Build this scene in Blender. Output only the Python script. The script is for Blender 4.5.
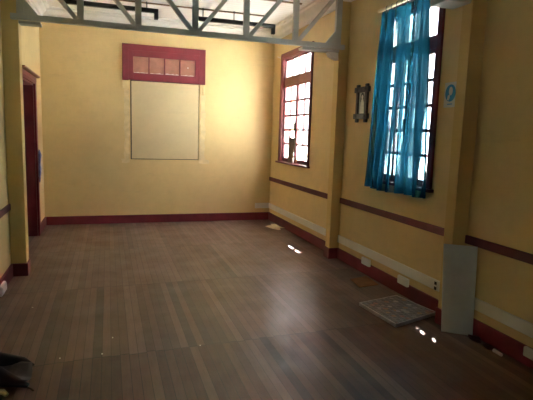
import bpy, bmesh, math, random
from mathutils import Vector, Matrix
random.seed(7)
S = bpy.context.scene
for o in list(bpy.data.objects):
    bpy.data.objects.remove(o)
COL = S.collection

# ------------------------------------------------------------------ camera
CAM_H = 1.55
cd = bpy.data.cameras.new('camera'); cam = bpy.data.objects.new('camera', cd); COL.objects.link(cam)
F, YAW, PITCH, ROLL = 483.2, 0.3177, -0.1358, 0.0318
cd.sensor_fit = 'HORIZONTAL'; cd.sensor_width = 36.0; cd.lens = 36.0 * F / 533.0
cd.clip_start = 0.05; cd.clip_end = 300
cy, sy, cp, sp = math.cos(YAW), math.sin(YAW), math.cos(PITCH), math.sin(PITCH)
fw = Vector((sy * cp, cy * cp, sp)); rt = Vector((cy, -sy, 0)); up = rt.cross(fw)
r2 = rt * math.cos(ROLL) + up * math.sin(ROLL); u2 = up * math.cos(ROLL) - rt * math.sin(ROLL)
m = Matrix((r2, u2, -fw)).transposed().to_4x4(); m.translation = Vector((0, 0, CAM_H))
cam.matrix_world = m
S.camera = cam

# ------------------------------------------------------------------ daylight and exposure
W = bpy.data.worlds.new('daylight'); S.world = W; W.use_nodes = True
bg = W.node_tree.nodes['Background']
bg.inputs['Color'].default_value = (0.80, 0.91, 1.0, 1); bg.inputs['Strength'].default_value = 6.0
sd = bpy.data.lights.new('sun', 'SUN'); sun = bpy.data.objects.new('sun', sd); COL.objects.link(sun)
sd.energy = 175.0; sd.angle = math.radians(0.53); sd.color = (1.0, 0.965, 0.91)
sun.rotation_euler = Vector((-0.29, -0.60, -1.0)).to_track_quat('-Z', 'Y').to_euler()
def portal(name, y0, y1, z0, z1):
    ld = bpy.data.lights.new(name, 'AREA'); ld.shape = 'RECTANGLE'
    ld.size = z1 - z0; ld.size_y = y1 - y0
    lo = bpy.data.objects.new(name, ld); COL.objects.link(lo)
    lo.location = (3.0, (y0 + y1) / 2, (z0 + z1) / 2); lo.rotation_euler = (0, math.pi / 2, 0)
    ld.cycles.is_portal = True
portal('window_portal', 6.58, 7.84, 1.06, 2.82)
ld = bpy.data.lights.new('window_portal', 'AREA'); ld.shape = 'RECTANGLE'; ld.size = 0.45; ld.size_y = 0.6; ld.cycles.is_portal = True
lo = bpy.data.objects.new('window_portal', ld); COL.objects.link(lo); lo.location = (1.0, -2.41, 1.95); lo.rotation_euler = (math.pi / 2, 0, 0)  # portal of the added fill window behind the viewer
portal('window_portal', 3.73, 4.76, 1.06, 2.82)
S.view_settings.view_transform = 'Standard'; S.view_settings.look = 'None'
S.view_settings.gamma = 1.0; S.view_settings.use_curve_mapping = False
S.view_settings.exposure = 0.9
S.cycles.max_bounces = 14; S.cycles.diffuse_bounces = 8; S.cycles.transparent_max_bounces = 16
S.cycles.sample_clamp_indirect = 12.0
S.cycles.use_denoising = True

# ------------------------------------------------------------------ material helpers
class NT:
    def __init__(s, name):
        s.m = bpy.data.materials.new(name); s.m.use_nodes = True
        s.t = s.m.node_tree; s.b = s.t.nodes['Principled BSDF']; s.out = s.t.nodes['Material Output']
    def n(s, typ, **kw):
        nd = s.t.nodes.new(typ)
        for k, v in kw.items():
            if hasattr(nd, k): setattr(nd, k, v)
        return nd
    def l(s, a, b): s.t.links.new(a, b)
    def setin(s, nd, k, v):
        if hasattr(v, 'is_output') or isinstance(v, bpy.types.NodeSocket): s.l(v, nd.inputs[k])
        else: nd.inputs[k].default_value = v
    def math(s, op, a, b=0.0, c=None):
        nd = s.n('ShaderNodeMath', operation=op); s.setin(nd, 0, a); s.setin(nd, 1, b)
        if c is not None: s.setin(nd, 2, c)
        return nd.outputs[0]
    def noise(s, vec, scale, detail=4, rough=0.55):
        nd = s.n('ShaderNodeTexNoise'); s.l(vec, nd.inputs['Vector'])
        nd.inputs['Scale'].default_value = scale; nd.inputs['Detail'].default_value = detail
        nd.inputs['Roughness'].default_value = rough
        return nd.outputs['Fac']
    def ramp(s, fac, stops):
        nd = s.n('ShaderNodeValToRGB'); s.l(fac, nd.inputs['Fac']); e = nd.color_ramp.elements
        while len(e) < len(stops): e.new(0.5)
        for el, (p, c) in zip(e, stops): el.position = p; el.color = (*c, 1)
        return nd.outputs['Color']
    def mix(s, fac, a, b, mode='MIX'):
        nd = s.n('ShaderNodeMix', data_type='RGBA', blend_type=mode)
        s.setin(nd, 0, fac)
        for i, v in ((6, a), (7, b)):
            if isinstance(v, tuple): nd.inputs[i].default_value = (*v, 1) if len(v) == 3 else v
            else: s.l(v, nd.inputs[i])
        return nd.outputs[2]
    def coord(s): return s.n('ShaderNodeTexCoord').outputs['Object']
    def pos(s): return s.n('ShaderNodeNewGeometry').outputs['Position']
    def bump(s, h, strength, dist=0.01):
        nd = s.n('ShaderNodeBump'); nd.inputs['Strength'].default_value = strength; nd.inputs['Distance'].default_value = dist
        s.l(h, nd.inputs['Height']); s.l(nd.outputs[0], s.b.inputs['Normal'])

def sc(c, k): return tuple(min(1, x * k) for x in c)
def plain(name, col, rough=0.6, var=0.12, scale=6.0, bump=0.15, metal=0.0):
    t = NT(name); p = t.coord(); f = t.noise(p, scale, 5)
    t.l(t.ramp(f, [(0.3, sc(col, 1 - var)), (0.7, sc(col, 1 + var))]), t.b.inputs['Base Color'])
    t.b.inputs['Roughness'].default_value = rough; t.b.inputs['Metallic'].default_value = metal
    if bump: t.bump(t.noise(p, scale * 9, 3), bump, 0.004)
    return t.m

def wall_paint(name, col):
    t = NT(name); p = t.pos()
    big = t.noise(p, 0.9, 5, 0.6); fine = t.noise(p, 9.0, 6, 0.65)
    base = t.ramp(big, [(0.28, sc(col, 0.88)), (0.72, sc(col, 1.08))])
    c2 = t.mix(t.math('MULTIPLY', t.ramp(fine, [(0.45, (0, 0, 0)), (0.75, (1, 1, 1))]), 0.22), base, sc(col, 0.72))
    # scuffs: stretched sideways
    mp = t.n('ShaderNodeMapping'); mp.inputs['Scale'].default_value = (0.8, 0.8, 5.0); t.l(p, mp.inputs['Vector'])
    sf = t.noise(mp.outputs[0], 1.6, 7, 0.7)
    c3 = t.mix(t.math('MULTIPLY', t.ramp(sf, [(0.6, (0, 0, 0)), (0.74, (1, 1, 1))]), 0.3), c2, (0.45, 0.36, 0.2))
    t.l(c3, t.b.inputs['Base Color']); t.b.inputs['Roughness'].default_value = 0.55
    t.bump(t.noise(p, 22, 4), 0.12, 0.01)
    return t.m

def floor_mat():
    t = NT('worn_strip_floor'); p = t.pos()
    sx = t.n('ShaderNodeSeparateXYZ'); t.l(p, sx.inputs[0]); x, y = sx.outputs[0], sx.outputs[1]
    w = 0.060
    ux = t.math('DIVIDE', x, w); ix = t.math('FLOOR', ux); fx = t.math('FRACT', ux)
    # heading joints: rows of boards end together every 1.56 m, slightly wavering per board
    wn0 = t.n('ShaderNodeTexWhiteNoise', noise_dimensions='1D'); t.l(ix, wn0.inputs['W'])
    yj = t.math('ADD', y, t.math('MULTIPLY', wn0.outputs['Value'], 0.02))
    yj = t.math('SUBTRACT', yj, t.math('MULTIPLY', x, 0.035))
    uy = t.math('DIVIDE', t.math('SUBTRACT', yj, 0.2), 1.56); iy = t.math('FLOOR', uy); fy = t.math('FRACT', uy)
    cmb = t.n('ShaderNodeCombineXYZ'); t.l(ix, cmb.inputs[0]); t.l(iy, cmb.inputs[1])
    wn = t.n('ShaderNodeTexWhiteNoise', noise_dimensions='2D'); t.l(cmb.outputs[0], wn.inputs['Vector'])
    r = wn.outputs['Value']
    col = t.ramp(r, [(0.0, (0.035, 0.016, 0.013)), (0.08, (0.075, 0.031, 0.022)), (0.40, (0.105, 0.044, 0.030)), (0.65, (0.140, 0.066, 0.047)), (0.88, (0.17, 0.09, 0.069)), (1.0, (0.21, 0.123, 0.097))])
    mp = t.n('ShaderNodeMapping'); mp.inputs['Scale'].default_value = (38, 3.0, 1); t.l(p, mp.inputs['Vector'])
    g = t.noise(mp.outputs[0], 1.0, 6, 0.65)
    col = t.mix(0.5, col, t.ramp(g, [(0.35, (0.5, 0.46, 0.44)), (0.62, (1.0, 1.0, 1.0))]), 'MULTIPLY')
    dust = t.noise(p, 1.1, 6, 0.65)
    col = t.mix(t.math('MULTIPLY', t.ramp(dust, [(0.42, (0, 0, 0)), (0.72, (1, 1, 1))]), 0.22), col, (0.25, 0.20, 0.165))
    st = t.noise(p, 3.1, 6, 0.7)
    col = t.mix(t.math('MULTIPLY', t.ramp(st, [(0.58, (0, 0, 0)), (0.72, (1, 1, 1))]), 0.45), col, (0.07, 0.045, 0.03))
    # far bays mixed greyer: drier boards plus far-floor sheen painted into the colour
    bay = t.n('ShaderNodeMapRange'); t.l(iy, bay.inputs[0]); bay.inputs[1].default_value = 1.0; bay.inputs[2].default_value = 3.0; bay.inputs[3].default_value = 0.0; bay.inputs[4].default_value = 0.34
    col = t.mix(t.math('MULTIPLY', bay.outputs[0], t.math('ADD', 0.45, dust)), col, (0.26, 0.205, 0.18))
    ex = t.math('MINIMUM', fx, t.math('SUBTRACT', 1.0, fx))
    gx = t.math('LESS_THAN', ex, 0.035)
    ey = t.math('MINIMUM', fy, t.math('SUBTRACT', 1.0, fy))
    gy = t.math('LESS_THAN', ey, 0.0035)
    gap = t.math('MAXIMUM', gx, gy)
    col = t.mix(t.math('MULTIPLY', gap, 0.7), col, (0.02, 0.013, 0.01))
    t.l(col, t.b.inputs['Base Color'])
    ro = t.n('ShaderNodeMapRange'); t.l(t.noise(p, 2.3, 6, 0.7), ro.inputs[0])
    ro.inputs[1].default_value = 0.3; ro.inputs[2].default_value = 0.7; ro.inputs[3].default_value = 0.28; ro.inputs[4].default_value = 0.50
    t.l(ro.outputs[0], t.b.inputs['Roughness'])
    t.bump(t.math('ADD', t.math('MULTIPLY', gap, -1.0), t.math('MULTIPLY', g, 0.25)), 0.35, 0.004)
    return t.m

def ceiling_mat():
    t = NT('white_ceiling_boards'); p = t.pos(); sx = t.n('ShaderNodeSeparateXYZ'); t.l(p, sx.inputs[0])
    u = t.math('FRACT', t.math('DIVIDE', sx.outputs[1], 0.11))
    line = t.math('LESS_THAN', u, 0.07)
    c = t.mix(t.math('MULTIPLY', line, 0.35), t.ramp(t.noise(p, 1.5, 5), [(0.3, (0.84, 0.83, 0.80)), (0.7, (0.90, 0.89, 0.87))]), (0.4, 0.38, 0.34))
    t.l(c, t.b.inputs['Base Color']); t.b.inputs['Roughness'].default_value = 0.6
    t.bump(line, 0.3, -0.004)
    return t.m

def shader_mix(t, fac, a, b):
    nd = t.n('ShaderNodeMixShader'); t.setin(nd, 0, fac); t.l(a, nd.inputs[1]); t.l(b, nd.inputs[2]); return nd.outputs[0]
def glass_mat(name, clear, col=(0.93, 0.96, 0.97)):
    t = NT(name); t.t.nodes.remove(t.b)
    tr = t.n('ShaderNodeBsdfTransparent'); tr.inputs[0].default_value = (*col, 1)
    tl = t.n('ShaderNodeBsdfTranslucent'); tl.inputs[0].default_value = (*col, 1)
    gl = t.n('ShaderNodeBsdfGlossy'); gl.inputs['Roughness'].default_value = 0.12
    a = shader_mix(t, clear, tl.outputs[0], tr.outputs[0])
    t.l(shader_mix(t, 0.05, a, gl.outputs[0]), t.out.inputs['Surface'])
    return t.m
def curtain_mat():
    t = NT('teal_sheer_curtain'); t.t.nodes.remove(t.b); p = t.coord()
    d = t.n('ShaderNodeBsdfDiffuse'); tl = t.n('ShaderNodeBsdfTranslucent'); tr = t.n('ShaderNodeBsdfTransparent')
    sx = t.n('ShaderNodeSeparateXYZ'); t.l(p, sx.inputs[0])
    c = t.ramp(t.noise(p, 3, 4), [(0.3, (0.004, 0.042, 0.078)), (0.7, (0.006, 0.06, 0.10))])
    t.l(c, d.inputs[0]); t.l(c, tl.inputs[0]); tr.inputs[0].default_value = (0.35, 0.68, 0.78, 1)
    lw = t.n('ShaderNodeLayerWeight'); lw.inputs['Blend'].default_value = 0.35
    body = shader_mix(t, 0.22, d.outputs[0], tl.outputs[0])
    # the weave is thinner in vertical bands
    mp = t.n('ShaderNodeMapping'); mp.inputs['Scale'].default_value = (0, 14, 0.5); t.l(p, mp.inputs['Vector'])
    thin = t.n('ShaderNodeMapRange'); t.l(t.noise(mp.outputs[0], 1.0, 3), thin.inputs[0])
    thin.inputs[1].default_value = 0.52; thin.inputs[2].default_value = 0.63; thin.inputs[3].default_value = 0.02; thin.inputs[4].default_value = 0.62
    fac = t.math('MULTIPLY', thin.outputs[0], t.math('SUBTRACT', 1.0, lw.outputs['Facing']))
    t.l(shader_mix(t, fac, body, tr.outputs[0]), t.out.inputs['Surface'])
    return t.m
def splatter_mat():
    t = NT('paint_splattered_board'); p = t.coord()
    base = t.ramp(t.noise(p, 14, 6, 0.7), [(0.3, (0.05, 0.055, 0.065)), (0.7, (0.17, 0.175, 0.19))])
    v = t.n('ShaderNodeTexVoronoi'); t.l(p, v.inputs['Vector']); v.inputs['Scale'].default_value = 14
    spot = t.math('LESS_THAN', v.outputs['Distance'], 0.34)
    wn = t.n('ShaderNodeTexWhiteNoise', noise_dimensions='3D'); t.l(v.outputs['Position'], wn.inputs['Vector'])
    hue = t.ramp(wn.outputs['Value'], [(0.0, (0.35, 0.06, 0.09)), (0.25, (0.45, 0.33, 0.06)), (0.5, (0.42, 0.44, 0.5)), (0.75, (0.10, 0.14, 0.22)), (1.0, (0.6, 0.6, 0.6))])
    c = t.mix(t.math('MULTIPLY', spot, 0.6), base, hue)
    sx = t.n('ShaderNodeSeparateXYZ'); t.l(p, sx.inputs[0])
    a = t.math('LESS_THAN', t.math('FRACT', t.math('MULTIPLY', sx.outputs[0], 22)), 0.14)
    b = t.math('LESS_THAN', t.math('FRACT', t.math('MULTIPLY', sx.outputs[1], 22)), 0.14)
    c = t.mix(t.math('MULTIPLY', t.math('MAXIMUM', a, b), 0.35), c, (0.5, 0.5, 0.5))
    t.l(c, t.b.inputs['Base Color']); t.b.inputs['Roughness'].default_value = 0.45
    t.bump(t.noise(p, 40, 3), 0.3, 0.004)
    return t.m
def chipped_white():
    t = NT('chipped_white_paint'); p = t.coord()
    base = t.ramp(t.noise(p, 5, 5), [(0.3, (0.58, 0.65, 0.65)), (0.7, (0.71, 0.78, 0.77))])
    chips = t.ramp(t.noise(p, 26, 4, 0.6), [(0.70, (0, 0, 0)), (0.74, (1, 1, 1))])
    t.l(t.mix(chips, base, (0.12, 0.09, 0.06)), t.b.inputs['Base Color']); t.b.inputs['Roughness'].default_value = 0.6
    t.bump(t.noise(p, 30, 4), 0.15, 0.004)
    return t.m

YEL = (0.73, 0.56, 0.265)
M = dict(
    wall=wall_paint('ochre_wall_paint', YEL),
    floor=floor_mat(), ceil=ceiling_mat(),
    post=wall_paint('ochre_post_paint', (0.66, 0.47, 0.18)),
    panel=wall_paint('pale_ochre_panel', (0.70, 0.58, 0.34)),
    patch=plain('cream_plaster', (0.74, 0.60, 0.34), 0.8, 0.15, 9, 0.6),
    stub=plain('cream_casing_paint', (0.72, 0.58, 0.30), 0.6, 0.1),
    maroon=plain('maroon_gloss_paint', (0.165, 0.018, 0.028), 0.42, 0.2, 5, 0.1),
    dado=plain('maroon_brown_rail_paint', (0.135, 0.022, 0.032), 0.5, 0.2, 5, 0.1),
    darkdoor=plain('dark_maroon_door_paint', (0.16, 0.02, 0.025), 0.4, 0.2),
    capwood=plain('brown_stained_cap', (0.22, 0.09, 0.045), 0.5, 0.25),
    grey=plain('grey_truss_paint', (0.46, 0.46, 0.425), 0.6, 0.1, 4, 0.1),
    white=plain('white_cornice_paint', (0.84, 0.83, 0.79), 0.55, 0.05, 4, 0.05),
    trunk=plain('off_white_plastic', (0.80, 0.79, 0.73), 0.4, 0.06, 3, 0.03),
    socket=plain('white_socket_plastic', (0.80, 0.81, 0.78), 0.35, 0.04, 8, 0.0),
    black=plain('black_metal', (0.018, 0.019, 0.022), 0.4, 0.2),
    dark=plain('dark_gap', (0.03, 0.024, 0.02), 0.9, 0.2),
    batten=plain('brown_ceiling_batten', (0.20, 0.12, 0.07), 0.7, 0.2),
    tinted=plain('pinkish_obscured_glass', (0.40, 0.21, 0.145), 0.3, 0.22, 7, 0.25),
    frost=glass_mat('obscured_window_glass', 0.88),
    lower=glass_mat('obscured_lower_glass', 0.0),
    curtain=curtain_mat(),
    cream=plain('cream_rod_paint', (0.72, 0.62, 0.42), 0.5, 0.1),
    chip=chipped_white(), splat=splatter_mat(),
    edge=plain('white_board_edge', (0.50, 0.51, 0.52), 0.5, 0.2, 20, 0.3),
    card=plain('brown_cardboard', (0.27, 0.125, 0.055), 0.75, 0.15, 12, 0.2),
    greycard=plain('greyish_brown_board', (0.23, 0.16, 0.125), 0.75, 0.15, 8, 0.2),
    paper=plain('cream_torn_paper', (0.84, 0.76, 0.56), 0.8, 0.12, 14, 0.2),
    scrap=plain('white_paper_scrap', (0.75, 0.74, 0.70), 0.8, 0.06, 14, 0.1),
    bag=plain('black_bag_cloth', (0.008, 0.008, 0.009), 0.65, 0.3, 20, 0.3),
    lining=plain('grey_bag_lining', (0.045, 0.046, 0.052), 0.7, 0.3, 10, 0.3),
    rubbish=plain('dark_red_rubbish', (0.06, 0.016, 0.016), 0.7, 0.4, 25, 0.4),
    frame=plain('dark_carved_frame', (0.085, 0.09, 0.105), 0.5, 0.3, 30, 0.3),
    mount=plain('pale_green_picture_ground', (0.42, 0.47, 0.43), 0.5, 0.15, 12, 0),
    figure=plain('pale_robe_print', (0.78, 0.79, 0.73), 0.5, 0.08, 12, 0),
    hair=plain('dark_print', (0.05, 0.07, 0.07), 0.5, 0.2, 12, 0),
    signblue=plain('sign_blue', (0.02, 0.27, 0.62), 0.4, 0.05, 8, 0),
    signwhite=plain('sign_white', (0.62, 0.64, 0.66), 0.4, 0.04, 8, 0),
    cloth=plain('blue_white_cloth', (0.58, 0.61, 0.72), 0.8, 0.3, 25, 0.3),
    cloth2=plain('blue_cloth', (0.15, 0.18, 0.42), 0.8, 0.3, 25, 0.3),
    twig=plain('dark_twig', (0.05, 0.03, 0.02), 0.8, 0.2),
    stick=plain('pale_stick', (0.45, 0.43, 0.30), 0.6, 0.2),
    ground=plain('pale_yard_concrete', (0.66, 0.66, 0.64), 0.9, 0.12, 0.6, 0.1),
    eave=plain('added_eave_boards', (0.45, 0.42, 0.38), 0.7, 0.1),
    outer=plain('bounce_wall_render', (0.80, 0.77, 0.70), 0.8, 0.05),
)

# ------------------------------------------------------------------ mesh helpers (world coordinates in, parent space out)
class MB:
    def __init__(s): s.bm = bmesh.new()
    def box(s, x0, x1, y0, y1, z0, z1):
        x0, x1 = sorted((x0, x1)); y0, y1 = sorted((y0, y1)); z0, z1 = sorted((z0, z1))
        v = [s.bm.verts.new((x, y, z)) for z in (z0, z1) for (x, y) in ((x0, y0), (x1, y0), (x1, y1), (x0, y1))]
        for f in ((3, 2, 1, 0), (4, 5, 6, 7), (0, 1, 5, 4), (1, 2, 6, 5), (2, 3, 7, 6), (3, 0, 4, 7)):
            s.bm.faces.new([v[i] for i in f])
        return s
    def prism(s, pts, vec):
        vec = Vector(vec); a = [s.bm.verts.new(p) for p in pts]; b = [s.bm.verts.new(Vector(p) + vec) for p in pts]
        n = len(pts); s.bm.faces.new(a[::-1]); s.bm.faces.new(b)
        for i in range(n): s.bm.faces.new((a[i], a[(i + 1) % n], b[(i + 1) % n], b[i]))
        return s
    def bar(s, p, q, w, h, upv=(0, 0, 1)):
        p, q = Vector(p), Vector(q); d = (q - p).normalized(); u = Vector(upv); sd_ = d.cross(u).normalized(); u = sd_.cross(d)
        pts = [p + sd_ * a * w / 2 + u * b * h / 2 for a, b in ((-1, -1), (1, -1), (1, 1), (-1, 1))]
        return s.prism(pts, q - p)
    def tube(s, pts, r, n=8, cap=True):
        rings = []
        rs = r if isinstance(r, (list, tuple)) else [r] * len(pts)
        for i, p in enumerate(pts):
            p = Vector(p); d = (Vector(pts[min(i + 1, len(pts) - 1)]) - Vector(pts[max(i - 1, 0)])).normalized()
            a = d.orthogonal().normalized() if i == 0 else (a - d * a.dot(d)).normalized()
            b = d.cross(a)
            rings.append([s.bm.verts.new(p + (a * math.cos(t) + b * math.sin(t)) * rs[i]) for t in [2 * math.pi * k / n for k in range(n)]])
        for A, B in zip(rings, rings[1:]):
            for k in range(n): s.bm.faces.new((A[k], A[(k + 1) % n], B[(k + 1) % n], B[k]))
        if cap: s.bm.faces.new(rings[0][::-1]); s.bm.faces.new(rings[-1])
        return s
    def grid(s, nu, nv, fn):
        g = [[s.bm.verts.new(fn(i / nu, j / nv)) for j in range(nv + 1)] for i in range(nu + 1)]
        for i in range(nu):
            for j in range(nv): s.bm.faces.new((g[i][j], g[i + 1][j], g[i + 1][j + 1], g[i][j + 1]))
        return s
    def build(s, name, mat, parent=None, loc=None, smooth=False, bevel=0.0, solid=0.0):
        off = world_of(parent) if parent is not None else Vector(loc or (0, 0, 0))
        bmesh.ops.recalc_face_normals(s.bm, faces=s.bm.faces)
        bmesh.ops.translate(s.bm, verts=s.bm.verts, vec=-off)
        me = bpy.data.meshes.new(name); s.bm.to_mesh(me); s.bm.free()
        me.materials.append(mat)
        if smooth:
            for f in me.polygons: f.use_smooth = True
        o = bpy.data.objects.new(name, me); COL.objects.link(o)
        if parent is not None: o.parent = parent
        else: o.location = off
        if solid:
            md = o.modifiers.new('thickness', 'SOLIDIFY'); md.thickness = solid; md.offset = 0
        if bevel:
            md = o.modifiers.new('bevel', 'BEVEL'); md.width = bevel; md.segments = 2; md.limit_method = 'ANGLE'
        return o
def world_of(o):
    v = Vector((0, 0, 0))
    while o is not None: v = v + Vector(o.location); o = o.parent
    return v
def tag(o, label=None, cat=None, group=None, kind=None):
    if label: o['label'] = label
    if cat: o['category'] = cat
    if group: o['group'] = group
    if kind: o['kind'] = kind
    return o
def thing(name, loc, label, cat, group=None, kind=None):
    o = bpy.data.objects.new(name, None); COL.objects.link(o); o.location = loc; o.empty_display_size = 0.1
    return tag(o, label, cat, group, kind)
def struct(o, label, cat): return tag(o, label, cat, None, 'structure')

# ------------------------------------------------------------------ room shell
XL, XR, YB, YF, ZC = -0.976, 2.782, 8.286, -2.2, 3.32
FILL_WIN = (0.78, 1.18, 1.7, 2.25)
T = 0.22
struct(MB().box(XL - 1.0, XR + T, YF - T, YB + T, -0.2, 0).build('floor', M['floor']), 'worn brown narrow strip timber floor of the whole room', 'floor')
struct(MB().box(XL - 1.0, XR + T, YF - T, YB + T, ZC, ZC + 0.15).build('ceiling', M['ceil']), 'white boarded ceiling above the grey truss', 'ceiling')
W1 = (6.60, 7.77, 1.10, 2.79)
W2 = (3.755, 4.62, 1.10, 2.79)
b = MB(); xs = (XR, XR + T)
ys = [YF - T, W2[0], W2[1], W1[0], W1[1], YB + T]
for i in range(5):
    if i in (1, 3):
        b.box(*xs, ys[i], ys[i + 1], 0, 1.10); b.box(*xs, ys[i], ys[i + 1], 2.79, ZC)
    else: b.box(*xs, ys[i], ys[i + 1], 0, ZC)
struct(b.build('wall_right', M['wall']), 'ochre wall on the right with two tall windows', 'wall')
DY0, DY1, DZ = 6.42, 7.46, 2.13
b = MB(); b.box(XL - T, XL, YF - T, DY0, 0, ZC); b.box(XL - T, XL, DY1, YB + T, 0, ZC); b.box(XL - T, XL, DY0, DY1, DZ, ZC)
struct(b.build('wall_left', M['wall']), 'ochre wall on the left with the door opening', 'wall')
PX0, PX1, PZ0, PZ1 = 0.345, 1.472, 1.065, 2.80
b = MB(); b.box(XL - T, PX0, YB, YB + T, 0, ZC); b.box(PX1, XR + T, YB, YB + T, 0, ZC)
b.box(PX0, PX1, YB, YB + T, 0, PZ0); b.box(PX0, PX1, YB, YB + T, PZ1, ZC)
struct(b.build('wall_back', M['wall']), 'ochre end wall with the blocked up window', 'wall')
b = MB(); b.box(XL - T, FILL_WIN[0], YF - T, YF, 0, ZC); b.box(FILL_WIN[1], XR + T, YF - T, YF, 0, ZC); b.box(FILL_WIN[0], FILL_WIN[1], YF - T, YF, 0, FILL_WIN[2]); b.box(FILL_WIN[0], FILL_WIN[1], YF - T, YF, FILL_WIN[3], ZC)
struct(b.build('wall_front', M['wall']), 'ochre end wall behind the viewer', 'wall')

# baseboards
BT, BH = 0.022, 0.136
def baseboard(name, segs, label):
    b = MB()
    for s_ in segs: b.box(*s_, 0, BH)
    struct(b.build(name, M['maroon'], bevel=0.004), label, 'skirting board')
P1 = (2.650, XR, 5.45, 5.575); P2 = (2.642, XR, 3.175, 3.29); PL = (XL, -0.825, 5.43, 5.58)
baseboard('baseboard_back', [(XL + BT, XR - BT, YB - BT, YB)], 'maroon skirting board along the end wall')
baseboard('baseboard_right', [(XR - BT, XR, YF, P2[2]), (XR - BT, XR, P2[3], P1[2]), (XR - BT, XR, P1[3], YB)], 'maroon skirting board along the wall with two windows')
baseboard('baseboard_left', [(XL, XL + BT, YF, PL[2]), (XL, XL + BT, PL[3], DY0 - 0.12), (XL, XL + BT, DY1 + 0.12, YB)], 'maroon skirting board along the wall with the door')
baseboard('baseboard_front', [(XL + BT, XR - BT, YF, YF + BT)], 'maroon skirting board behind the viewer')
# dado rails
def dado(name, x0, x1, y0, y1, label, z0=0.715, z1=0.785):
    struct(MB().box(x0, x1, y0, y1, z0, z1).build(name, M['dado'], bevel=0.006), label, 'dado rail')
dado('trim_1', XR - 0.022, XR, P1[3], YB - 0.002, 'maroon dado rail below the far window')
dado('trim_2', XR - 0.022, XR, P2[3], P1[2], 'maroon dado rail below the curtained window')
dado('trim_3', XR - 0.022, XR, YF, P2[2], 'maroon dado rail right of the leaning white board')
dado('trim_4', XL, XL + 0.022, YF, PL[2], 'short visible maroon dado rail on the left wall', 0.70, 0.765)
# cornices
def cornice_profile():
    return [(0, 0), (0.025, 0), (0.03, 0.03), (0.055, 0.045), (0.075, 0.085), (0.115, 0.12), (0.12, 0.145), (0.165, 0.15), (0.17, 0.175), (0, 0.175)]
z0 = ZC - 0.175
pr = cornice_profile()
struct(MB().prism([(XR - a, YF, z0 + c) for a, c in pr], (0, YB - YF, 0)).build('trim_5', M['white']), 'white moulded cornice above the two tall windows', 'cornice')
struct(MB().prism([(XL + a, YF, z0 + c) for a, c in pr], (0, YB - YF, 0)).build('trim_6', M['white']), 'white moulded cornice on the left wall', 'cornice')
struct(MB().prism([(XL, YB - a, z0 + c) for a, c in pr], (XR - XL, 0, 0)).build('trim_7', M['white']), 'white moulded cornice on the end wall', 'cornice')
# ceiling battens
for i, (yy, xa, xb, lab) in enumerate([(7.27, XL + 0.17, 2.28, 'brown ceiling strip directly above the black light fittings'), (6.40, XL + 0.17, 2.52, 'brown ceiling strip nearer than the black light fittings')]):
    struct(MB().box(xa, xb, yy - 0.016, yy + 0.016, ZC - 0.014, ZC).build('trim_%d' % (8 + i), M['batten']), lab, 'ceiling strip')

# ------------------------------------------------------------------ outside: yard seen only through the panes, plus unseen added wall and eave
struct(MB().box(-30, 60, -40, 60, -0.6, -0.45).build('ground', M['ground'], loc=(10, 5, -0.45)), 'pale sunlit yard outside the tall windows', 'ground')
struct(MB().box(6.0, 16, 1.2, 1.5, -0.45, 4.2).build('bounce_wall', M['outer'], loc=(11, 1.3, -0.45)), 'added pale wall outside that bounces sun onto the end wall', 'bounce wall')  # unseen wall added to throw sunlight back through the far window
struct(MB().box(XR + T, 3.255, YF, YB + 0.6, 3.0, 3.06).build('added_eave', M['eave']), 'added unseen roof eave that limits the sun at the tall windows', 'eave')  # unseen eave added; its edge lets only slivers of sun inside

# ------------------------------------------------------------------ tall windows
def sash(parent, name, y0, y1, z0, z1, cols, rows, stile, rail_b, latch=False, mun=0.032, gaps=False):
    x0, x1 = 2.808, 2.845
    b = MB(); b.box(x0, x1, y0, y0 + stile, z0, z1); b.box(x0, x1, y1 - stile, y1, z0, z1)
    b.box(x0, x1, y0 + stile, y1 - stile, z0, z0 + rail_b); b.box(x0, x1, y0 + stile, y1 - stile, z1 - stile, z1)
    ya, yb, za, zb = y0 + stile, y1 - stile, z0 + rail_b, z1 - stile
    for i in range(1, cols):
        yc = ya + (yb - ya) * i / cols; b.box(x0 + 0.008, x1 - 0.004, yc - mun / 2, yc + mun / 2, za, zb)
    for j in range(1, rows):
        zc = za + (zb - za) * j / rows; b.box(x0 + 0.009, x1 - 0.005, ya, yb, zc - mun / 2, zc + mun / 2)
    o = b.build(name, M['maroon'], parent)
    xg = 2.831
    low = za + (zb - za) / rows if rows > 1 else za
    b = MB()
    b.box(xg - 0.0015, xg + 0.0015, ya - 0.005, yb + 0.005, low, zb + 0.005)
    b.build('glass_panes', M['frost'], o)
    if rows > 1:
        b = MB(); ym = (ya + yb) / 2
        if gaps:   # the near bottom pane is broken away along its lower edge
            b.box(xg - 0.0015, xg + 0.0015, ym, yb + 0.005, za - 0.005, low - 0.0005)
            b.prism([(xg - 0.0015, ya - 0.005, za + 0.05), (xg - 0.0015, ya + 0.05, za + 0.025), (xg - 0.0015, ya + 0.09, za + 0.055), (xg - 0.0015, ya + 0.15, za + 0.02),
                     (xg - 0.0015, ym - 0.0005, za - 0.005), (xg - 0.0015, ym - 0.0005, low - 0.0005), (xg - 0.0015, ya - 0.005, low - 0.0005)], (0.003, 0, 0))
        else:
            b.box(xg - 0.0015, xg + 0.0015, ya - 0.005, yb + 0.005, za - 0.005, low - 0.0005)
        b.build('obscured_pane', M['lower'], o)
    if latch: MB().box(2.785, 2.809, y0 + 0.012, y0 + 0.028, 1.62, 1.74).build('latch', M['dark'], o)
    return o
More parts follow.
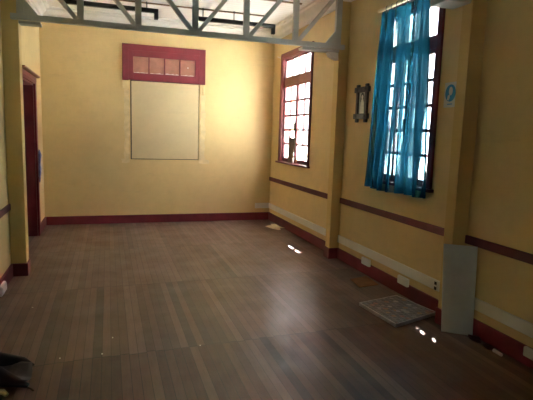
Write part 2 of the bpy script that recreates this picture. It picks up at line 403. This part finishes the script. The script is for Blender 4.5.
def tall_window(name, Wn, label):
    y0, y1, z0, z1 = Wn; cw = 0.08
    w = thing(name, (XR, (y0 + y1) / 2, z0), label, 'window', kind='structure')
    b = MB(); xa, xb = XR - 0.014, XR
    b.box(xa, xb, y0 - cw, y0, z0, z1); b.box(xa, xb, y1, y1 + cw, z0, z1); b.box(xa, xb, y0 - cw, y1 + cw, z1, z1 + cw)
    b.box(xa - 0.008, xa, y0 - cw, y0 - cw + 0.022, z0, z1 + cw); b.box(xa - 0.008, xa, y1 + cw - 0.022, y1 + cw, z0, z1 + cw)
    b.box(xa - 0.008, xa, y0 - cw + 0.022, y1 + cw - 0.022, z1 + cw - 0.022, z1 + cw)
    b.build('casing', M['maroon'], w, bevel=0.003)
    b = MB(); b.box(XR, 2.94, y0, y0 + 0.015, z0, z1); b.box(XR, 2.94, y1 - 0.015, y1, z0, z1); b.box(XR, 2.94, y0 + 0.015, y1 - 0.015, z1 - 0.015, z1)
    b.build('jamb', M['maroon'], w)
    b = MB(); b.box(XR - 0.055, XR, y0 - cw - 0.03, y1 + cw + 0.03, z0 - 0.028, z0); b.box(XR, 2.98, y0, y1, z0 - 0.0, z0 + 0.006)
    b.build('sill', M['maroon'], w, bevel=0.002)
    zi = 2.36
    MB().box(2.80, 2.86, y0 + 0.015, y1 - 0.015, zi, zi + 0.085).build('transom_bar', M['maroon'], w, bevel=0.003)
    sash(w, 'transom_light', y0 + 0.015, y1 - 0.015, zi + 0.085, z1 - 0.015, 4, 1, 0.035, 0.035, mun=0.02)
    ym = (y0 + y1) / 2
    sash(w, 'casement', y0 + 0.015, ym - 0.002, z0 + 0.006, zi, 2, 5, 0.042, 0.06, gaps=True)
    sash(w, 'casement', ym + 0.002, y1 - 0.015, z0 + 0.006, zi, 2, 5, 0.042, 0.06, latch=True)
    return w
tall_window('window_1', W1, 'far tall maroon casement window without a curtain')
tall_window('window_2', W2, 'near tall maroon casement window behind the teal curtain')

# unseen window behind the viewer, added for soft fill light
fill_win = thing('fill_window', (1.0, YF, FILL_WIN[2]), 'added unseen fill window in the end wall behind the viewer', 'window', kind='structure')
b = MB(); b.box(FILL_WIN[0] - 0.1, FILL_WIN[0], YF, YF + 0.022, FILL_WIN[2] - 0.1, FILL_WIN[3] + 0.1); b.box(FILL_WIN[1], FILL_WIN[1] + 0.1, YF, YF + 0.022, FILL_WIN[2] - 0.1, FILL_WIN[3] + 0.1)
b.box(FILL_WIN[0], FILL_WIN[1], YF, YF + 0.022, FILL_WIN[3], FILL_WIN[3] + 0.1); b.box(FILL_WIN[0], FILL_WIN[1], YF, YF + 0.022, FILL_WIN[2] - 0.1, FILL_WIN[2]); b.build('casing', M['maroon'], fill_win)
b = MB(); b.box(0.965, 0.995, YF - 0.08, YF - 0.04, FILL_WIN[2], FILL_WIN[3]); b.box(FILL_WIN[0], FILL_WIN[1], YF - 0.08, YF - 0.04, 1.93, 1.97); b.build('fill_window_bars', M['maroon'], fill_win)
MB().box(FILL_WIN[0], FILL_WIN[1], YF - 0.062, YF - 0.058, FILL_WIN[2], FILL_WIN[3]).build('glass_panes', M['frost'], fill_win)

# ------------------------------------------------------------------ blocked window on the end wall
w3 = thing('window_3', (0.9, YB, PZ0), 'blocked up end wall window with a maroon framed row of four small panes', 'window', kind='structure')
cx0, cx1, ct, cb = 0.223, 1.565, 2.907, 2.335
b = MB(); ya, yb_ = YB - 0.02, YB
b.box(cx0, cx0 + 0.095, ya, yb_, cb, ct); b.box(cx1 - 0.095, cx1, ya, yb_, cb, ct); b.box(cx0 + 0.095, cx1 - 0.095, ya, yb_, ct - 0.095, ct)
b.box(cx0, cx0 + 0.02, ya - 0.007, ya, cb, ct); b.box(cx1 - 0.02, cx1, ya - 0.007, ya, cb, ct); b.box(cx0 + 0.02, cx1 - 0.02, ya - 0.007, ya, ct - 0.02, ct)
b.build('casing', M['maroon'], w3, bevel=0.004)
b = MB(); fx0, fx1, fz0, fz1 = cx0 + 0.095, cx1 - 0.095, 2.345, ct - 0.095
gx0, gx1, gz0, gz1 = 0.392, 1.392, 2.462, 2.718
b.box(fx0, gx0, YB - 0.016, YB + 0.03, fz0, fz1); b.box(gx1, fx1, YB - 0.016, YB + 0.03, fz0, fz1)
b.box(gx0, gx1, YB - 0.016, YB + 0.03, fz0, gz0); b.box(gx0, gx1, YB - 0.016, YB + 0.03, gz1, fz1)
for i in (1, 2, 3):
    xm = gx0 + (gx1 - gx0) * i / 4; b.box(xm - 0.009, xm + 0.009, YB - 0.012, YB + 0.025, gz0, gz1)
tl = b.build('transom_light', M['maroon'], w3, bevel=0.003)
MB().box(gx0 - 0.01, gx1 + 0.01, YB + 0.012, YB + 0.02, gz0 - 0.01, gz1 + 0.01).build('glass_panes', M['tinted'], tl)
b = MB()
for i in range(4):
    xa = gx0 + (gx1 - gx0) * i / 4 + 0.015; xe = xa + 0.215
    n = 7; pts = [(xa + (xe - xa) * k / n, YB + 0.008, gz0 + 0.006 + random.random() * 0.018) for k in range(n + 1)]
    b.prism([(xa, YB + 0.008, gz0)] + pts + [(xe, YB + 0.008, gz0)], (0, 0.003, 0))
tag(b.build('plaster_crumbs', M['scrap'], tl), 'white crumbs along the pane bottoms')
MB().box(1.265, 1.285, YB + 0.009, YB + 0.012, 2.585, 2.608).build('paper_dot', M['scrap'], tl)
MB().box(0.364, 1.458, YB - 0.004, YB + 0.03, 1.078, 2.333).build('infill_panel', M['panel'], w3, bevel=0.002)
MB().box(PX0, PX1, YB + 0.06, YB + 0.075, PZ0, PZ1).build('backing', M['dark'], w3)
for xa, xe, zb_, zt in ((0.226, 0.272, 2.20, 2.333), (0.276, 0.318, 2.20, 2.333), (1.478, 1.516, 2.175, 2.333), (1.520, 1.560, 2.175, 2.333)):
    MB().box(xa, xe, YB - 0.02, YB, zb_, zt).build('casing_stub', M['stub'], w3, bevel=0.003)
def ragged(x0, x1, z0, z1, step=0.05, j=0.014):
    R = lambda: random.uniform(-j, j)
    p = []
    n = max(2, int((x1 - x0) / step)); k = max(2, int((z1 - z0) / step))
    p += [(x0 + (x1 - x0) * i / n, YB, z0 + R()) for i in range(n)]
    p += [(x1 + R(), YB, z0 + (z1 - z0) * i / k) for i in range(k)]
    p += [(x1 - (x1 - x0) * i / n, YB, z1 + R()) for i in range(n)]
    p += [(x0 + R(), YB, z1 - (z1 - z0) * i / k) for i in range(k)]
    return p
for a in ((0.245, 0.325, 1.06, 2.19), (1.492, 1.575, 1.05, 2.165), (0.20, 0.338, 1.015, 1.075), (1.476, 1.66, 1.01, 1.07)):
    MB().prism(ragged(*a), (0, -0.004, 0)).build('plaster_patch', M['patch'], w3)

# ------------------------------------------------------------------ door opening on the left wall
d1 = thing('door_1', (XL, (DY0 + DY1) / 2, 0), 'maroon doorway in the left wall beyond the yellow post', 'door', kind='structure')
b = MB()
b.box(XL, XL + 0.028, DY0 - 0.11, DY0, 0, DZ + 0.03); b.box(XL, XL + 0.028, DY1, DY1 + 0.11, 0, DZ + 0.03); b.box(XL, XL + 0.028, DY0, DY1, DZ - 0.0, DZ + 0.03)
b.build('casing', M['maroon'], d1, bevel=0.004)
b = MB(); b.box(XL - T, XL + 0.0, DY0, DY0 + 0.02, 0, DZ); b.box(XL - T, XL, DY1 - 0.02, DY1, 0, DZ); b.box(XL - T, XL, DY0 + 0.02, DY1 - 0.02, DZ - 0.02, DZ)
b.build('jamb', M['darkdoor'], d1)
lf = MB().box(XL - 0.20, XL - 0.16, DY0 + 0.022, DY1 - 0.022, 0.006, DZ - 0.022).build('door_leaf', M['darkdoor'], d1, bevel=0.003)
MB().box(XL - 0.16, XL - 0.12, DY0 + 0.06, DY0 + 0.09, 1.0, 1.03).build('handle', M['black'], lf)
MB().box(XL, XL + 0.03, DY0 - 0.115, DY1 + 0.115, DZ + 0.031, DZ + 0.09).build('head_casing', M['maroon'], d1)
b = MB()
b.prism([(XL, DY0 - 0.15, DZ + 0.091), (XL + 0.055, DY0 - 0.15, DZ + 0.091), (XL + 0.075, DY0 - 0.15, DZ + 0.102), (XL + 0.075, DY0 - 0.15, DZ + 0.115), (XL, DY0 - 0.15, DZ + 0.115)], (0, DY1 - DY0 + 0.30, 0))
tag(b.build('cap_moulding', M['capwood'], d1), 'brown projecting cap over the doorway')

# ------------------------------------------------------------------ wall posts
def wall_post(P, face, label):
    o = thing('wall_post', ((P[0] + P[1]) / 2, (P[2] + P[3]) / 2, 0), label, 'post', 'timber posts against the walls')
    tag(MB().box(P[0], P[1], P[2], P[3], BH, ZC - 0.178).build('shaft', M['post'], o, bevel=0.006), None)
    e = 0.012
    tag(MB().box(P[0] - (e if face < 0 else 0), P[1] + (e if face > 0 else 0), P[2] - e, P[3] + e, 0, BH).build('plinth', M['maroon'], o, bevel=0.004), 'maroon painted foot')
wall_post(P1, -1, 'ochre post on the right wall between the two tall windows')
wall_post(P2, -1, 'ochre post behind the leaning white board')
wall_post(PL, 1, 'ochre post on the left wall near the doorway')

# ------------------------------------------------------------------ roof trusses
def truss(y0, y1, label, group):
    yc = (y0 + y1) / 2
    t = thing('roof_truss', (0.903, yc, 2.58), label, 'truss', group)
    ZB0, ZB1, ZT0, ZT1 = 2.575, 2.628, 3.235, 3.29
    xa, xb = -0.885, 2.69
    MB().box(xa, xb, y0, y1, ZB0, ZB1).build('bottom_chord', M['grey'], t, bevel=0.003)
    MB().box(xa + 0.06, xb - 0.06, y0, y1, ZT0, ZT1).build('top_chord', M['grey'], t, bevel=0.003)
    xs = [-0.252, 0.310, 0.905, 1.474, 2.062]
    ww = 0.064
    for x in xs: MB().box(x - ww / 2, x + ww / 2, y0 + 0.006, y1 - 0.006, ZB1, ZT0).build('upright', M['grey'], t, bevel=0.003)
    for x0_, x1_ in ((-0.83, -0.765), (2.565, 2.635)):
        MB().box(x0_, x1_, y0 + 0.003, y1 - 0.003, ZB1, ZT0).build('end_post', M['grey'], t, bevel=0.003)
    full = [-0.765] + xs + [2.565]
    for i in range(1, 6):
        k = i if True else 0
        x = xs[i - 1]
        pairs = []
        if i <= 3: pairs.append((x - 0.035, full[i - 1] + (0.035 if i > 1 else 0.0)))
        if i >= 3: pairs.append((x + 0.035, full[i + 1] - (0.035 if i < 5 else 0.0)))
        for a, e in pairs:
            top = ZT0 if i not in (1, 5) else 3.18
            MB().bar((a, yc, ZB1 - 0.004), (e, yc, top + 0.004), 0.05, 0.042, (0, 0, 1)).build('brace', M['grey'], t, bevel=0.002)
    for s_, xe in ((1, -0.765), (-1, 2.565)):
        MB().prism([(xe, y0 + 0.008, ZB1), (xe + s_ * 0.125, y0 + 0.008, ZB1), (xe, y0 + 0.008, ZB1 + 0.15)], (0, y1 - y0 - 0.016, 0)).build('gusset', M['grey'], t)
    return t, (ZB0, y0, y1)
truss(5.375, 5.43, 'grey timber lattice truss crossing the room, in front of the end wall', 'roof trusses')
def bearer(x0, x1, y0, y1, lab):
    tag(MB().box(x0, x1, y0, y1, 2.548, 2.575).build('truss_bearer', M['grey'], bevel=0.003, loc=((x0 + x1) / 2, y0, 2.535)), lab, 'bearer', 'grey bearer blocks under the truss ends')
bearer(-0.824, -0.625, 5.435, 5.56, 'grey bearer block under the truss end beside the left post')
bearer(2.17, 2.648, 5.435, 5.56, 'long grey bearer block under the truss end at the post between the windows')
tag(MB().prism([(2.649, 5.46, 2.547), (2.52, 5.46, 2.547), (2.55, 5.46, 2.50), (2.649, 5.46, 2.46)], (0, 0.09, 0)).build('corbel', M['white'], loc=(2.6, 5.46, 2.46)), 'small pale corbel under the long grey bearer on the right', 'corbel')
tag(MB().box(2.42, 2.64, 3.19, 3.40, 2.585, 2.66).build('truss_bearer', M['grey'], bevel=0.004, loc=(2.53, 3.3, 2.585)), 'pale grey bearer block just right of the top of the teal curtained window', 'bearer', 'grey bearer blocks under the truss ends')

# ------------------------------------------------------------------ black light fittings
def fitting(x0, x1, y, z, label, rods, dropright=True):
    o = thing('light_fitting', ((x0 + x1) / 2, y, ZC), label, 'light fitting', 'black light fittings')
    MB().box(x0, x1, y - 0.03, y + 0.03, z - 0.028, z + 0.028).build('housing', M['black'], o, bevel=0.004)
    b = MB(); b.box(x1 - 0.055, x1, y - 0.026, y + 0.026, z - 0.115, z - 0.028); b.build('end_bracket', M['black'], o, bevel=0.004)
    for x in rods:
        MB().tube([(x, y, z + 0.026), (x, y, ZC)], 0.007).build('hanger_rod', M['black'], o)
fitting(-0.55, 0.685, 7.22, 3.205, 'black long light fitting hanging at the left half of the ceiling', (-0.3, 0.53))
fitting(1.225, 2.42, 7.22, 3.165, 'black long light fitting hanging at the right half of the ceiling', (1.32, 1.78))

# ------------------------------------------------------------------ cable trunking and sockets
def trunking(x0, x1, y0, y1, lab, z0=0.212, z1=0.308):
    o = thing('cable_trunking', ((x0 + x1) / 2, (y0 + y1) / 2, z0), lab, 'cable trunking', 'white cable trunking runs')
    along_y = (y1 - y0) > (x1 - x0)
    MB().box(x0, x1, y0, y1, z0, z1).build('body', M['trunk'], o, bevel=0.006)
    return o
TX = XR - 0.022
trunking(2.505, XR - 0.001, YB - 0.022, YB - 0.001, 'short white cable trunking on the end wall at the corner')
trunking(TX, XR - 0.001, P1[3] + 0.003, YB - 0.023, 'white cable trunking below the far window')
t2 = trunking(TX, XR - 0.001, P2[3] + 0.003, P1[2] - 0.003, 'white cable trunking below the teal curtain')
for z in (0.278, 0.232): MB().box(TX - 0.002, TX + 0.004, 3.475, 3.505, z - 0.014, z + 0.014).build('outlet_hole', M['black'], t2)
trunking(TX, XR - 0.001, YF + 0.04, P2[2] - 0.003, 'white cable trunking right of the leaning white board')
def socket(x_wall, s_, y0, y1, z0, z1, lab):
    o = thing('wall_socket', (x_wall, (y0 + y1) / 2, z0), lab, 'socket', 'white surface sockets')
    MB().box(x_wall, x_wall + s_ * 0.03, y0, y1, z0, z1).build('box', M['socket'], o, bevel=0.008)
    MB().box(x_wall + s_ * 0.03, x_wall + s_ * 0.035, y0 + 0.012, y1 - 0.012, z0 + 0.012, z1 - 0.012).build('face_plate', M['socket'], o, bevel=0.002)
XS = XR - BT
socket(XR - 0.023, -1, 4.60, 4.77, 0.118, 0.20, 'white wall socket nearer the brown cardboard')
socket(XR - 0.023, -1, 3.87, 4.04, 0.118, 0.20, 'white wall socket above the splattered grey board')
socket(XR - 0.023, -1, 2.34, 2.475, 0.075, 0.145, 'white wall socket at the right edge of the photo')
socket(XL + 0.023, 1, 4.70, 4.90, 0.025, 0.115, 'white wall socket low on the left skirting')

# ------------------------------------------------------------------ curtain
rod = thing('curtain_rod', (2.70, 4.2, 2.845), 'cream curtain rod above the teal curtain', 'curtain rod')
MB().tube([(2.705, 3.70, 2.853), (2.705, 4.66, 2.853)], 0.017, 12).build('pole', M['cream'], rod, smooth=True)
for y in (3.72, 4.62): MB().box(2.70, XR - 0.035, y - 0.012, y + 0.012, 2.841, 2.865).build('bracket', M['dark'], rod)
cur = thing('curtain', (2.70, 4.2, 1.0), 'teal sheer curtain hanging over the near window', 'curtain')
def cfn(u, v):
    # u along the wall (near -> far), v from hem to head
    top = 3.765 + (4.565 - 3.765) * u
    bot = 3.655 + (4.745 - 3.655) * u
    k = v ** 0.8
    y = bot + (top - bot) * k
    a = 0.026 + 0.016 * (1 - v)
    ph = u * 2 * math.pi * 7.3 + 0.7 * math.sin(u * 9) + 0.35 * (1 - v)
    x = 2.70 - 0.012 + a * math.sin(ph) * (0.45 + 0.55 * min(1, (1 - v) * 4)) + 0.010 * math.sin(u * 37 + v * 2)
    y += 0.012 * math.cos(ph)
    zt = 2.808 - 0.012 * abs(math.sin(u * math.pi * 6.5)) 
    zb = 1.015 + 0.008 * math.sin(u * 8)
    return (x - 0.01, y, zb + (zt - zb) * v)
MB().grid(150, 40, cfn).build('fabric', M['curtain'], cur, smooth=True)
for k in range(8):
    u = (k + 0.5) / 8; y = 3.79 + (4.54 - 3.79) * u
    MB().tube([(2.705 + 0.021 * math.cos(t), y, 2.841 + 0.029 * math.sin(t)) for t in [2 * math.pi * i / 12 for i in range(13)]], 0.004, 6).build('hanging_ring', M['dark'], rod, smooth=True)

# ------------------------------------------------------------------ picture
pic = thing('framed_picture', (XR, 5.03, 1.73), 'dark cross cornered framed picture of a pale robed figure, left of the curtain', 'picture')
b = MB(); xa = XR - 0.032
for y in (4.925, 5.125): b.box(xa, XR - 0.002, y - 0.026, y + 0.026, 1.715, 2.145)
for z in (1.785, 2.085): b.box(xa - 0.006, XR - 0.004, 4.865, 5.185, z - 0.03, z + 0.03)
for y in (4.925, 5.125):
    for z in (1.785, 2.085): b.box(xa - 0.016, xa, y - 0.018, y + 0.018, z - 0.018, z + 0.018)
b.build('frame', M['frame'], pic, bevel=0.006)
MB().box(XR - 0.014, XR - 0.006, 4.94, 5.11, 1.80, 2.07).build('print', M['mount'], pic)
xf = XR - 0.0142
b = MB(); b.prism([(xf, 4.975, 1.81), (xf, 5.075, 1.81), (xf, 5.062, 1.90), (xf, 5.048, 1.975), (xf, 5.0, 1.975), (xf, 4.988, 1.90)], (-0.001, 0, 0))
b.prism([(xf, 5.024 + 0.02 * math.cos(t), 2.0 + 0.027 * math.sin(t)) for t in [2 * math.pi * i / 14 for i in range(14)]], (-0.0025, 0, 0))
b.build('printed_figure', M['figure'], pic)
b = MB(); b.prism([(xf, 5.024 + 0.04 * math.cos(t), 2.0 + 0.052 * math.sin(t)) for t in [math.pi * i / 10 for i in range(11)]] + [(xf, 4.98, 1.95), (xf, 5.068, 1.95)][::1], (-0.0008, 0, 0))
b.build('printed_veil', M['hair'], pic)

# ------------------------------------------------------------------ safety sign
sg = thing('safety_sign', (XR, 3.52, 1.84), 'white wall sign with a blue disc and white head symbol', 'sign')
MB().box(XR - 0.003, XR, 3.445, 3.60, 1.825, 2.035).build('sheet', M['signwhite'], sg)
yc_, zc_ = 3.522, 1.945
b = MB(); b.prism([(XR - 0.003, yc_ + 0.066 * math.cos(t), zc_ + 0.072 * math.sin(t)) for t in [2 * math.pi * i / 32 for i in range(32)]], (-0.001, 0, 0)).build('blue_disc', M['signblue'], sg)
b = MB(); hx = XR - 0.004
b.prism([(hx, yc_ - 0.004 + 0.024 * math.cos(t), zc_ + 0.016 + 0.036 * math.sin(t)) for t in [2 * math.pi * i / 20 for i in range(20)]], (-0.001, 0, 0))
b.prism([(hx, yc_ + 0.006, zc_ - 0.012), (hx, yc_ + 0.03, zc_ - 0.02), (hx, yc_ + 0.036, zc_ - 0.055), (hx, yc_ + 0.016, zc_ - 0.062), (hx, yc_ + 0.004, zc_ - 0.04)], (-0.001, 0, 0))
b.build('head_symbol', M['signwhite'], sg)
MB().box(XR - 0.004, XR - 0.003, 3.49, 3.555, 1.848, 1.856).build('caption_line', M['signblue'], sg)

# ------------------------------------------------------------------ small wall things
o = thing('wall_hook', (XR, 7.955, 2.83), 'small white hook beside the top of the far window', 'hook')
MB().box(XR - 0.006, XR, 7.943, 7.967, 2.82, 2.85).build('plate', M['socket'], o)
MB().tube([(XR - 0.004, 7.955, 2.835), (XR - 0.04, 7.955, 2.835), (XR - 0.045, 7.955, 2.855)], 0.006).build('peg', M['socket'], o)
cl = thing('cloth_strip', (XL + 0.03, DY1 + 0.028, 1.2), 'blue and white bunched cloth strip hanging on the door casing', 'cloth')
MB().tube([(XL + 0.045, DY1 + 0.048, 1.215), (XL + 0.05, DY1 + 0.053, 1.15), (XL + 0.045, DY1 + 0.043, 1.06), (XL + 0.048, DY1 + 0.048, 0.96), (XL + 0.043, DY1 + 0.038, 0.86), (XL + 0.045, DY1 + 0.038, 0.79)], [0.008, 0.024, 0.016, 0.02, 0.017, 0.006], 10).build('light_strand', M['cloth'], cl, smooth=True)
MB().tube([(XL + 0.05, DY1 + 0.018, 1.23), (XL + 0.055, DY1 + 0.028, 1.16), (XL + 0.05, DY1 + 0.013, 1.03), (XL + 0.05, DY1 + 0.008, 0.9), (XL + 0.045, DY1 + 0.013, 0.77)], [0.006, 0.02, 0.012, 0.016, 0.005], 10).build('blue_strand', M['cloth2'], cl, smooth=True)

# ------------------------------------------------------------------ things at the far window sill
o = MB().prism([(2.790, 7.17, 1.108), (2.790, 7.44, 1.108), (2.800, 7.455, 1.50), (2.800, 7.395, 1.515), (2.800, 7.30, 1.495), (2.800, 7.19, 1.51), (2.797, 7.15, 1.40), (2.794, 7.22, 1.25)], (0.006, 0, 0)).build('cardboard_piece', M['greycard'], loc=(2.795, 7.3, 1.108))
tag(o, 'greyish brown board standing on the far window sill against the panes', 'board')
o = MB().prism([(2.775, 7.03, 1.107), (2.775, 7.12, 1.107), (2.795, 7.14, 1.20), (2.795, 7.08, 1.23), (2.795, 7.05, 1.16)], (0.004, 0, 0)).build('cardboard_piece', M['card'], loc=(2.775, 7.08, 1.107))
tag(o, 'small brown torn cardboard beside the greyish board on the far sill', 'cardboard')
o = MB().tube([(2.77, 7.16, 1.107), (2.78, 7.165, 1.19)], [0.012, 0.015], 10).build('paper_tube', M['scrap'], loc=(2.77, 7.16, 1.107)); tag(o, 'small white stub standing on the far window sill', 'paper tube')

# ------------------------------------------------------------------ things on the floor
wb = MB()
BL, BR, TL, TR = (2.568, 3.132, 0.001), (2.757, 2.990, 0.001), (2.553, 3.170, 0.722), (2.757, 3.020, 0.722)
nrm = Vector((BR[0] - BL[0], BR[1] - BL[1], 0)).cross(Vector((0, 0, 1))).normalized() * 0.016
wb.prism([BL, BR, TR, TL], nrm)
tag(wb.build('white_board', M['chip'], loc=(2.65, 3.04, 0), bevel=0.003), 'chipped white painted board leaning upright against the right post', 'board')

slab = thing('splattered_board', (2.47, 3.62, 0), 'paint splattered grey square board lying flat on the floor', 'board')
Q = [Vector((2.19, 3.82, 0)), Vector((2.66, 3.93, 0)), Vector((2.757, 3.44, 0)), Vector((2.235, 3.275, 0))]
cen = sum(Q, Vector()) / 4
inn = [cen + (q - cen) * 0.955 for q in Q]
MB().prism([(q.x, q.y, 0.002) for q in inn], (0, 0, 0.026)).build('face', M['splat'], slab)
for i in range(4):
    a, c_, d_, e_ = Q[i], Q[(i + 1) % 4], inn[(i + 1) % 4], inn[i]
    MB().prism([(v.x, v.y, 0.001) for v in (a, c_, d_, e_)], (0, 0, 0.030)).build('edge_strip', M['edge'], slab, bevel=0.003)

cb_ = MB().prism([(2.50, 4.575, 0.001), (2.73, 4.645, 0.001), (2.705, 4.335, 0.001), (2.462, 4.30, 0.001)], (0, 0, 0.006))
tag(cb_.build('cardboard_sheet', M['card'], loc=(2.6, 4.46, 0)), 'flat brown cardboard square on the floor by the right skirting', 'cardboard')
pts = [(2.50, 7.62), (2.57, 7.68), (2.63, 7.66), (2.65, 7.80), (2.70, 7.72), (2.735, 7.78), (2.74, 7.55), (2.755, 7.36), (2.69, 7.42), (2.66, 7.30), (2.59, 7.25), (2.57, 7.38), (2.52, 7.45)]
b = MB()
cp_ = b.bm.verts.new((2.64, 7.52, 0.035)); vs = [b.bm.verts.new((x, y, 0.004 + random.random() * 0.02)) for x, y in pts]
for i in range(len(vs)): b.bm.faces.new((cp_, vs[i], vs[(i + 1) % len(vs)]))
tag(b.build('torn_paper', M['paper'], loc=(2.64, 7.52, 0), solid=0.003), 'cream torn paper on the floor in the far right corner', 'paper')

# black open bag
bag = thing('black_bag', (-0.65, 3.2, 0), 'black open bag lying on the floor at the lower left', 'bag')
def lobe(pts, rads, sq):
    b = MB().tube(pts, rads, 16)
    for v in b.bm.verts: v.co.z = max(0.002, v.co.z * sq + 0.006 * math.sin(v.co.x * 31 + v.co.y * 17))
    return b
lobe([(-0.955, 3.33, 0.07), (-0.86, 3.345, 0.08), (-0.74, 3.34, 0.075), (-0.64, 3.315, 0.06), (-0.55, 3.30, 0.045), (-0.482, 3.255, 0.028)], [0.03, 0.075, 0.075, 0.058, 0.036, 0.015], 0.7).build('upper_flap', M['bag'], bag, smooth=True)
lobe([(-0.955, 3.14, 0.09), (-0.86, 3.16, 0.10), (-0.74, 3.14, 0.10), (-0.64, 3.085, 0.07), (-0.55, 3.04, 0.045), (-0.474, 3.012, 0.024)], [0.05, 0.10, 0.10, 0.066, 0.045, 0.016], 0.62).build('lower_flap', M['bag'], bag, smooth=True)
def lining_fn(u, v):
    x = -0.93 + u * (0.445 + 0.012 * math.sin(v * 3)); ya = 3.13 - 0.115 * u; yb = 3.37 - 0.115 * u
    return (x, ya + (yb - ya) * v, 0.012 + 0.03 * (1 - u) + 0.05 * abs(v - 0.5) + 0.008 * math.sin(u * 9 + v * 6))
MB().grid(14, 12, lining_fn).build('lining', M['lining'], bag, smooth=True, solid=0.003)
tag(MB().tube([(-0.66, 2.99, 0.012), (-0.60, 2.955, 0.02), (-0.575, 2.93, 0.01)], [0.014, 0.016, 0.012], 8).build('pale_stick', M['stick'], loc=(-0.62, 2.96, 0), smooth=True), 'short pale stick in front of the black bag at the photo edge', 'stick')
tag(MB().tube([(-0.475, 3.0, 0.005), (-0.455, 2.975, 0.008), (-0.44, 2.955, 0.005)], 0.005, 6).build('twig', M['twig'], loc=(-0.455, 2.975, 0)), 'tiny dark twig by the mouth of the black bag', 'twig')

# rubbish along the right skirting
def clump(x, y, r, mat, name, lab, cat, seed):
    random.seed(seed); b = MB()
    bmesh.ops.create_icosphere(b.bm, subdivisions=2, radius=r)
    for v in b.bm.verts:
        v.co *= random.uniform(0.7, 1.25); v.co.z = max(v.co.z * 0.55 + r * 0.5, 0.0) ; v.co.y *= 1.9; v.co += Vector((x, y, 0.001))
    tag(b.build(name, mat, loc=(x, y, 0)), lab, cat)
clump(2.705, 2.90, 0.034, M['rubbish'], 'rubbish_clump', 'dark red crumpled rubbish by the skirting right of the white board', 'rubbish', 3)
clump(2.70, 2.76, 0.028, M['rubbish'], 'rubbish_clump', 'smaller dark rubbish between the white stub and the dark red clump', 'rubbish', 4)
tag(MB().tube([(2.70, 2.70, 0.014), (2.695, 2.62, 0.014)], [0.014, 0.012], 8).build('paper_tube', M['scrap'], loc=(2.7, 2.66, 0)), 'white paper stub on the floor near the socket at right', 'paper tube')
SCR = [((-0.64, 4.42), 'tiny white scrap on the floor near the left socket'),
       ((0.012, 3.62), 'tiny white scrap on bare boards in the lower left, right of the bag'),
       ((-0.33, 3.36), 'tiny white scrap just beyond the black bag mouth'),
       ((-0.06, 3.36), 'tiny white scrap on the near board joint'),
       ((0.62, 3.33), 'tiny pale scrap on the near board joint, lower middle')]
for (x, y), lab in SCR:
    r = random.uniform(0.004, 0.0065)
    tag(MB().prism([(x + r * math.cos(t) * random.uniform(0.7, 1.2), y + 1.3 * r * math.sin(t), 0.001) for t in [2 * math.pi * i / 6 for i in range(6)]], (0, 0, 0.004)).build('paper_scrap', M['scrap'], loc=(x, y, 0)), lab, 'scrap', 'paper scraps on the floor')
